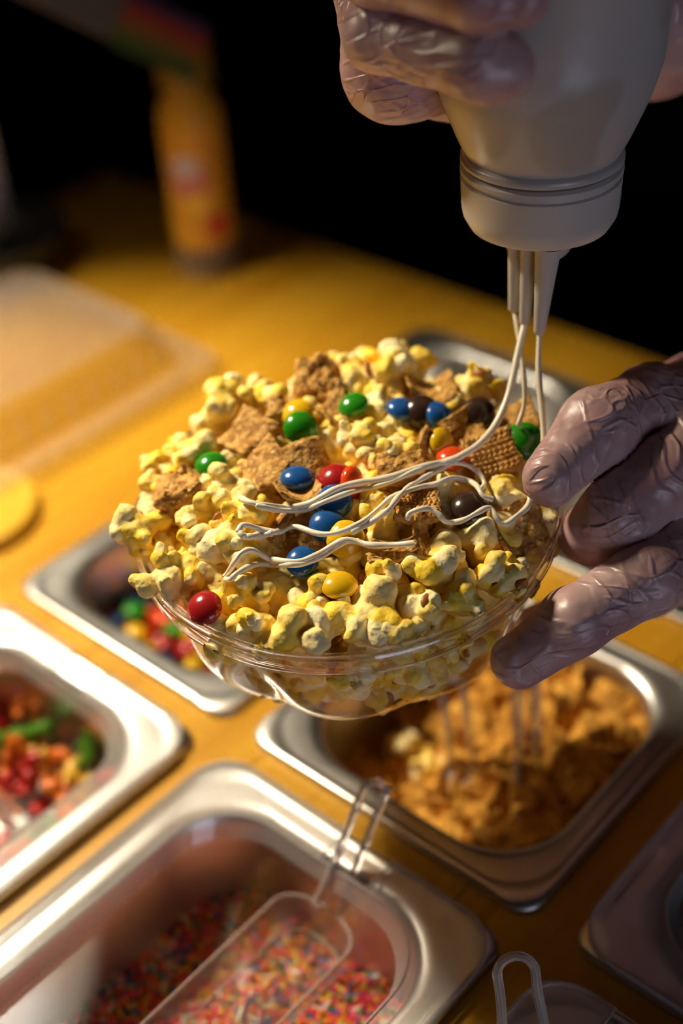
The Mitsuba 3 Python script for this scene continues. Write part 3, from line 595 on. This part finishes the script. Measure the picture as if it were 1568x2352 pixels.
gr = wrinkle(hand_mesh(RHD, RPALM, .0008, .0012, (RW, RW+unit(REL-RW)*.02, .0275, .030)), .0011, 8)
part(person, 'glove', mikit.ply(gr, 'm_glove', smooth=True), label='clear disposable glove on the hand round the bottle')
# body field, coarse
PLv = -PR
hips = [PC+PR*.09+Z*.0, PC-PR*.09+Z*.0]; neck, head = PC+PF*.01+Z*.56, PC+PF*.03+Z*.70
prims = [(PC+Z*.06, PC+Z*.33, .13, .135), (PC+PR*.07+Z*.38, PC-PR*.07+Z*.38, .105, .105), (RSH-PR*.02, PC+PR*.05+Z*.44, .055, .08), (LSH+PR*.02, PC-PR*.05+Z*.44, .055, .08), (PC+Z*.44, neck, .06, .055), (neck, head-Z*.05, .055, .06),
         (head-Z*.04+PF*.03, head+Z*.05, .065, .088), (head+PF*.09-Z*.005, head+PF*.106-Z*.03, .010, .014), (head+PR*.085-Z*.02, head+PR*.087+Z*.01, .014, .016), (head-PR*.085-Z*.02, head-PR*.087+Z*.01, .014, .016),
         (RSH, REL, .05, .040), (REL, RW, .040, .028), (LSH, LEL, .05, .040), (LEL, LW, .040, .0275), (PC+Z*.06, PC+Z*-.04, .14, .135)]
for sgn in (1, -1):
    hp = PC+PR*.085*sgn-Z*.06; kn = PC+PR*.09*sgn+Z*(FL+.50); an = PC+PR*.09*sgn+Z*(FL+.09)
    prims += [(hp, kn, .085, .06), (kn, an, .058, .04), (an-Z*.04, an-Z*.05+PF*.14, .045, .035)]
def field(prims, h, extra=None, k=.02):
    A = np.array([[*np.minimum(a, b)-max(r, s), *np.maximum(a, b)+max(r, s)] for a, b, r, s in prims]); lo, hi = A[:, :3].min(0)-.02, A[:, 3:].max(0)+.02
    if extra is not None: lo, hi = np.minimum(lo, extra[0]), np.maximum(hi, extra[1])
    X = [np.arange(a, b+h, h) for a, b in zip(lo, hi)]; D = np.full([len(x) for x in X], .2, np.float32)
    def put(lo2, hi2, fn, kk):
        sl = tuple(slice(max(0, int((a-l)/h)), int((b-l)/h)+2) for a, b, l in zip(lo2, hi2, lo)); g = np.stack(np.meshgrid(*[x[q] for x, q in zip(X, sl)], indexing='ij'), -1)
        D[sl] = smin(D[sl], fn(g), kk)
    for (a, b, r, s), bb in zip(prims, A): put(bb[:3]-.06, bb[3:]+.06, lambda g: cone_sdf(g, a, b, r, s), k)
    if extra is not None:
        for lo2, hi2, fn in extra[2]: put(lo2, hi2, fn, .006)
    return nets(D, lo, h)
hb = []
for fg, pl in ((LH, LPALM), (RHD, RPALM)):
    pts = np.vstack([np.vstack(j) for j, _ in fg.values()]+[np.vstack(pl[0])]); hb.append((pts.min(0)-.03, pts.max(0)+.03, lambda g, fg=fg, pl=pl: hand_sdf(g, fg, pl, -.0022)))
body = field(prims, .005, (np.minimum(hb[0][0], hb[1][0]), np.maximum(hb[0][1], hb[1][1]), hb))
part(person, 'body', mikit.ply(body, 'm_skin', smooth=True))
shirt = field([(a, b, r+.008, s+.008) for a, b, r, s in prims[:4]+prims[14:15]]+[(RSH, RSH+(REL-RSH)*.55, .062, .058), (LSH, LSH+(LEL-LSH)*.55, .062, .058)], .008)
part(person, 'shirt', mikit.ply(shirt, 'm_black_cloth', smooth=True), label='black shirt')
tro = field([(a, b, r+.012, s+.016) for a, b, r, s in (prims[15], prims[16], prims[18], prims[19])]+[(PC-Z*.02, PC-Z*.06, .15, .15)], .008)
part(person, 'trousers', mikit.ply(tro, 'm_black_cloth', smooth=True), label='black trousers')
for q in (17, 20):
    sh_ = field([(prims[q][0], prims[q][1], .053, .045)], .006); vv = np.array(sh_.vertices); vv[:, 2] = np.maximum(vv[:, 2], FL+.001); sh_.vertices = vv
    part(person, 'shoe', mikit.ply(sh_, 'm_black_plastic', smooth=True), label='black shoe')
hair = field([(head+Z*.03-PF*.012, head+Z*.052-PF*.01, .094, .092)], .006)
part(person, 'hair', mikit.ply(hair, 'm_hair', smooth=True), label='short dark hair')

# ------------------------------------------------------------------ contents of the pans
def pan_pt(k, x, y, z): u, w = pan_at[k]; return uw(u+x, w+y, z)
def pile(k, n, hfun, r, seed, lay=.6, lim=.062, f=.86, far=0.):
    q = np.random.default_rng(seed); out = []; t = 0; tr = []
    while len(out) < n and t < n*60:
        t += 1; x, y = q.uniform(-lim, lim), q.uniform(-lim-far, lim); z = hfun(x, y)-q.random()*lay*r
        o = np.array([x, y, z])
        if all((o-c)@(o-c) > (f*2*r)**2 for c in tr): tr.append(o); out.append((pan_pt(k, x, y, z), q))
    return out
CMP = {k: mikit.ply(candy_mesh(.0068, .0044, 2), 'm_candy_'+k, smooth=True) for k in ('red', 'orange', 'yellow', 'blue', 'green', 'brown')}
ck = list(CMP)
for o, q in pile('amid', 170, lambda x, y: -.034, .0066, 21, 2.2):
    k = ck[int(q.integers(6))]
    solo('candy', CMP[k], f'{k} coated candy lying in the steel pan behind the left of the bowl', 'candy', place(o, rot_to(Z+q.normal(size=3)*.6)), f'{k} candies in the steel pan')
# gummies
def bear():
    S = [((0, 0, 0), (0, 0, .008), .0046, .0040), ((0, 0, .0125), (0, .0010, .0135), .0038, .0036), ((-.0027, 0, .0165), (-.0027, 0, .017), .0013, .0013), ((.0027, 0, .0165), (.0027, 0, .017), .0013, .0013), ((0, .003, .0122), (0, .0042, .0120), .0016, .0014)]
    for s in (-1, 1): S += [((s*.003, .002, .008), (s*.0038, .0048, .0065), .0019, .0017), ((s*.003, .001, -.002), (s*.0036, .0052, -.0030), .0024, .0021)]
    X = grid((-.009, -.008, -.008), (.009, .010, .021), .0009); d = None
    for a, b, r, s in S:
        e = cone_sdf(X, np.array(a), np.array(b), r, s); d = e if d is None else smin(d, e, .0014)
    return nets(d, np.array([-.009, -.008, -.008]), .0009)
BE = bear(); BEP = {k: mikit.ply(BE, 'm_gummy_'+k, smooth=True) for k in GUM}; gk = ['red', 'green', 'orange', 'red', 'orange', 'green', 'orange', 'yellow']
for o, q in pile('afront', 140, lambda x, y: -.030, .0082, 31, 1.6, far=.08):
    k = gk[int(q.integers(8))]; R = rot_rand(q)
    solo('gummy_bear', BEP[k], f'{k} gummy bear under the clear lid at the left edge'.replace('clear gummy', 'pale gummy'), 'gummy bear', place(o, R, .95), f'{k} gummy bears in the left pan')
# sprinkles: the 300 largest in view one by one, the others as one heap
def rod(r=.00085, l=.0054, n=6):
    pr = [(.0001, -l/2), (r*.8, -l/2+.0002), (r, -l/2+.0006), (r, l/2-.0006), (r*.8, l/2-.0002), (.0001, l/2)]; return lathe(pr, n)
ROD = rod(); SPC = [(.75, .035, .13), (.80, .16, .02), (.80, .50, .03), (.78, .70, .55), (.03, .10, .28), (.10, .22, .05), (.10, .035, .12), (.66, .03, .03), (.80, .30, .30)]
SPN = ['pink', 'orange', 'yellow', 'white', 'blue', 'green', 'purple', 'red', 'pale pink']
SPP = [mikit.ply(ROD, 'm_sprinkle', smooth=40, color=None) for _ in ()]
for c, nme in zip(SPC, SPN): mat('m_sprinkle_'+nme.replace(' ', '_'), base_color=rgb(*c), roughness=.42, specular=.4)
SPP = [mikit.ply(ROD, 'm_sprinkle_'+nme.replace(' ', '_'), smooth=40) for nme in SPN]
q = np.random.default_rng(5); N = 8200; sx, sy = q.uniform(-.066, .066, N), q.uniform(-.16, .066, N)
def sp_h(x, y): return -.052+.006*np.sin(x*60+1)*np.cos(y*45)+.10*np.maximum(0, x)*.15
pos = np.stack([sx, sy, sp_h(sx, sy)-q.random(N)**1.5*.005], 1); wp = np.array([pan_pt('bfront', *p) for p in pos]); pr_ = proj(wp)
lowz = (pr_[:, 1] < 2352) & (pr_[:, 0] > 0) & (pos[:, 2] > sp_h(sx, sy)-.0014); order = np.argsort(np.where(lowz, pr_[:, 2], 9))
vs, fs, cs, nv = [], [], [], 0
for rank, i in enumerate(order):
    d = q.normal(size=3)*[1, 1, .28]; R = rot_to(d); k = int(q.choice(9, p=[.17, .20, .14, .10, .08, .08, .08, .10, .05])); M = place(wp[i], R)
    if rank < 300:
        solo('sprinkle', SPP[k], f'{SPN[k]} sugar sprinkle in the pan under the clear lid', 'sprinkle', M, f'{SPN[k]} sprinkles in the pan')
    else:
        vs.append(np.array(ROD.vertices)@R.T+wp[i]); fs.append(np.array(ROD.faces)+nv); nv += len(ROD.vertices); cs.append(np.tile(SPC[k], (len(ROD.vertices), 1)))
solo('sprinkles', mikit.ply((np.vstack(vs), np.vstack(fs)), 'm_sprinkle', smooth=True, color=np.vstack(cs)), 'heap of rainbow sugar sprinkles filling the pan under the clear lid', 'sprinkles', kind='stuff')
# broken cereal in the middle pan
def corner(o, k):
    q = o/S; a, b = q@U-pan_at[k][0], q@W-pan_at[k][1]; x, y = a+b, b-a
    if max(abs(a), abs(b)) < .022: return 'in its middle'
    return ('in its right corner' if x > 0 else 'in its left corner') if abs(x) > abs(y) else ('in its far corner' if y > 0 else 'in its near corner')
SM = [cereal_square(40+s, a=.0095, bend=b, th=.0034, n=9) for s, b in ((0, .2), (1, .5), (2, .75), (3, -.3))]+[xf(cereal_square(50, a=.0095, bend=.4, th=.004, n=9), np.diag([1, .45, 1, 1]))]
SMP = [mikit.ply(m, 'm_chip', smooth=45) for m in SM]
for o, q in pile('bmid', 270, lambda x, y: -.050+.040*np.clip((x+y*.9+.045)/.12, 0, 1), .0052, 41, 3.0, .064, .8):
    solo('cereal_chip', SMP[int(q.integers(5))], 'broken brown cereal square in the pan under the gloved hand, '+corner(o, 'bmid'), 'cereal', place(o, rot_rand(q), q.uniform(.75, 1.1)), 'broken cereal in the middle pan')
for px, py, z, lab in ((925, 1712, -.038, 'pale popcorn piece dropped among the broken cereal in the steel pan'), (985, 1760, -.040, 'small yellow popcorn piece dropped in the cereal pan, right of the pale one')):
    popcorn(G(px, py, z), rot_rand(), 1.0, lab, None)
# leaves of green in the dark right pan: green candies under its lid
for o, q in pile('cmid', 60, lambda x, y: -.034, .0085, 51, 1.2):
    solo('gummy_bear', BEP['green'], 'green gummy bear in the dark pan at the lower right edge', 'gummy bear', place(o, rot_rand(q)), 'green gummy bears in the right pan')

# clear scoops: a loop handle of square rod and a shallow scoop
def loop_handle(a, b, wdt, side, r=.0021):
    ax = unit(b-a); s = unit(side-ax*(side@ax)); p = [a-s*wdt*.62, a+ax*.02-s*wdt*.5, b-ax*wdt*.5-s*wdt*.5]
    p += [b-ax*wdt*.5+(-s*math.cos(t)+ax*math.sin(t))*wdt*.5 for t in np.linspace(.3, math.pi-.3, 7)]
    p += [b-ax*wdt*.5+s*wdt*.5, a+ax*.02+s*wdt*.5, a+s*wdt*.62]; return tube(spline(p, 70), r, 8)
def scoop(a, b, wdt, side, lab, deep=True, r=.0021):
    t = thing('scoop', lab, 'scoop'); part(t, 'handle', mikit.ply(loop_handle(a, b, wdt, side, r), 'm_rod', smooth=40))
    if deep:
        ax = unit(a-b); s = unit(side-ax*(side@ax)); n = np.cross(s, ax); M = frame(a+ax*.022, s, ax, n); hw = wdt*1.15
        m = loft([rrect(hw, .022, .008, 0, 8), rrect(hw*.9, .019, .008, -.008, 8), rrect(hw*.7, .014, .006, -.010, 8)], False, True)
        part(t, 'cup', mikit.ply(m, 'm_haze', smooth=40), M)
def tray(hw, L, h, n=14):
    """Outline of a scoop's pan: open at the front (-y), round at the back; returns loops at top and bottom."""
    a = np.linspace(0, math.pi, n); o = lambda k, z, y0: np.vstack([[(hw*k, -L, z)], np.stack([hw*k*np.cos(a), .55*hw*k*np.sin(a)+y0, a*0+z], 1), [(-hw*k, -L, z)]])
    return o(1, 0, 0), o(.80, -h, -.003)
sc = thing('scoop', 'clear plastic scoop lying in the sprinkles, its loop handle sticking out through the lid notch', 'scoop')
SM_ = frame(G(712, 2128, -.014), U, W, Z); t0, t1 = tray(.0195, .098, .015)
part(sc, 'pan', mikit.ply(loft([t0, t1], closed=False), 'm_haze3', smooth=50), SM_)
part(sc, 'floor', mikit.ply(sheet(Polygon(t1[:, :2]), -.015), 'm_haze3'), SM_)
part(sc, 'edge', mikit.ply(tube(t0, .0008, 8), 'm_rod', smooth=50), SM_)
part(sc, 'fold', mikit.ply(tube(t1, .0006, 8), 'm_rod', smooth=50), SM_)
ha = (SM_@[.0, .0105, .0, 1])[:3]
part(sc, 'handle', mikit.ply(loop_handle(ha, P(868, 1797, .505), .0088, RT, .0017), 'm_rod', smooth=40))
scoop(P(1210, 2420, .459), P(1180, 2196, .453), .0130, RT, 'clear plastic loop handle at the bottom edge, left of the corner pan', False, .0017)
scoop(G(1065, 1760, -.03), G(1035, 1560, .02), .0090, RT, 'clear plastic scoop leaning in the cereal pan, left of the brighter one', True, .0018)
scoop(G(1215, 1830, -.03), G(1205, 1500, .035), .0078, RT, 'clear plastic scoop standing in the cereal pan below the middle fingertip', True, .0026)

# ------------------------------------------------------------------ things at the back
ct = thing('clear_tub', 'upturned clear plastic tub with wide flange at the left of the counter', 'tub')
CT = UWM@place((-.742, .435, 0))
part(ct, 'flange', mikit.ply(loft([rrect(.108, .125, .022, .0005, 10), rrect(.108, .125, .022, .010, 10), rrect(.106, .123, .022, .012, 10), rrect(.090, .107, .026, .012, 10)]), 'm_haze2', smooth=30), CT)
part(ct, 'wall', mikit.ply(loft([rrect(.088, .105, .026, .012, 10), rrect(.078, .095, .026, .040, 10), rrect(.074, .091, .024, .045, 10)], False, True), 'm_haze2', smooth=30), CT)
for k in range(9):
    part(ct, 'rib', mikit.ply(xf(slab((-.001, -.0008, .013), (.001, .0008, .036)), place((.086, -.08+.02*k, 0))), 'm_haze2'), CT)
solo('yellow_lid', mikit.ply(move(lathe([(.0005, .008), (.038, .008), (.043, .010), (.046, .009), (.047, .001), (.0005, .0006)], 48), G(-78, 1190), S), 'm_yellow_lid', smooth=40), 'yellow round lid at the left edge, in front of the clear tub', 'lid')
solo('black_bowl', mikit.ply(move(lathe([(.0005, .001), (.045, .001), (.060, .018), (.064, .034), (.062, .035), (.057, .018), (.04, .006), (.0005, .005)], 48), G(-5, 612), S), 'm_black_plastic', smooth=40), 'black plastic bowl at the left edge behind the clear tub', 'bowl')
bx_ = G(-75, 545); cart = thing('carton', 'tall pale carton standing at the far left corner of the counter', 'carton')
CR = UWM@place((bx_@U/S, bx_@W/S, 0)); part(cart, 'box', mikit.ply(move(rbox(.075, .055, .30, .003), (0, 0, .1505)), 'm_white_card', smooth=30), CR)
part(cart, 'flap', mikit.ply(move(rbox(.073, .053, .003, .001), (0, 0, .302)), 'm_white_card', smooth=30), CR)
# candy bottle
cb = thing('candy_bottle', 'yellow candy bottle with printed label and olive cap at the back of the counter', 'bottle'); co = G(478, 612)
part(cb, 'base', mikit.ply(move(lathe([(.0005, .0004), (.024, .0004), (.026, .003), (.026, .022), (.0235, .026), (.0005, .026)], 48), co, S), 'm_haze2', smooth=40))
nb, nzz = 48, 60; a = np.arange(nb)*2*math.pi/nb; zz = np.linspace(.026, .128, nzz); L = [np.stack([.0248*np.cos(a), .0248*np.sin(a), a*0+z], 1) for z in zz]
lm = loft(L, True, True); vv = np.array(lm.vertices); th = np.arctan2(vv[:, 1], vv[:, 0]); col = np.tile([.70, .36, .035], (len(vv), 1))
fr_ = np.arctan2((CAM-co)[1], (CAM-co)[0]); dx = np.angle(np.exp(1j*(th-fr_)))*.0248
def spot(cx, cz, rx, rz, c):
    k = ((dx-cx)/rx)**2+((vv[:, 2]-cz)/rz)**2 < 1; col[k] = c
spot(-.008, .088, .016, .016, (.62, .22, .22)); spot(-.009, .096, .012, .009, (.62, .56, .66)); spot(.013, .046, .010, .010, (.62, .04, .03)); spot(.0, .066, .013, .008, (.80, .52, .06))
part(cb, 'label', mikit.ply(move(lm, co, S), 'm_vc', smooth=True, color=col), label='yellow label with white, pink and red patches')
part(cb, 'shoulder', mikit.ply(move(lathe([(.0248, .128), (.0245, .134), (.019, .146), (.0155, .150), (.0155, .153), (.0005, .153)], 48), co, S), 'm_gold', smooth=40))
part(cb, 'cap', mikit.ply(move(lathe([(.0005, .153), (.021, .153), (.022, .155), (.0215, .186), (.019, .189), (.0005, .189)], 40), co, S), 'm_olive', smooth=40), label='olive cap')
# rainbow striped strap lying over the bottle's cap
S0, S1 = np.array([462., 118.]), np.array([60., -75.]); dc = (co+Z*.165-CAM)@FW
RB = [(.035, .012, .05), (.24, .02, .012), (.25, .06, .008), (.11, .10, .008), (.02, .06, .008)]
rs = thing('rainbow_strap', 'strap with rainbow stripes hanging down to the cap of the yellow bottle', 'strap')
top0, top1 = P(*S0, dc-.02), P(*S1, dc-.06)
ax = unit(top1-top0); acr = unit(np.cross(ax, -FW)); Ls = np.linalg.norm(top1-top0); nn = np.cross(ax, acr)
for i, c in enumerate(RB):
    mat(f'm_stripe_{i}', base_color=rgb(*c), roughness=.6)
    y0 = .017-.0075*i; m = rbox(.055, .0074, .0022, .0007)
    part(rs, 'stripe', mikit.ply(xf(m, frame(top0+ax*.026+acr*(y0-.0037)*(-1 if acr@UP < 0 else 1), ax, acr, nn)), f'm_stripe_{i}', smooth=30))
mat('m_strap', base_color=rgb(.09, .075, .07), roughness=.7)
part(rs, 'band', mikit.ply(xf(rbox(Ls, .036, .0022, .0007), frame(top0+ax*(Ls/2+.053), ax, acr, nn)), 'm_strap', smooth=30), label='grey band')
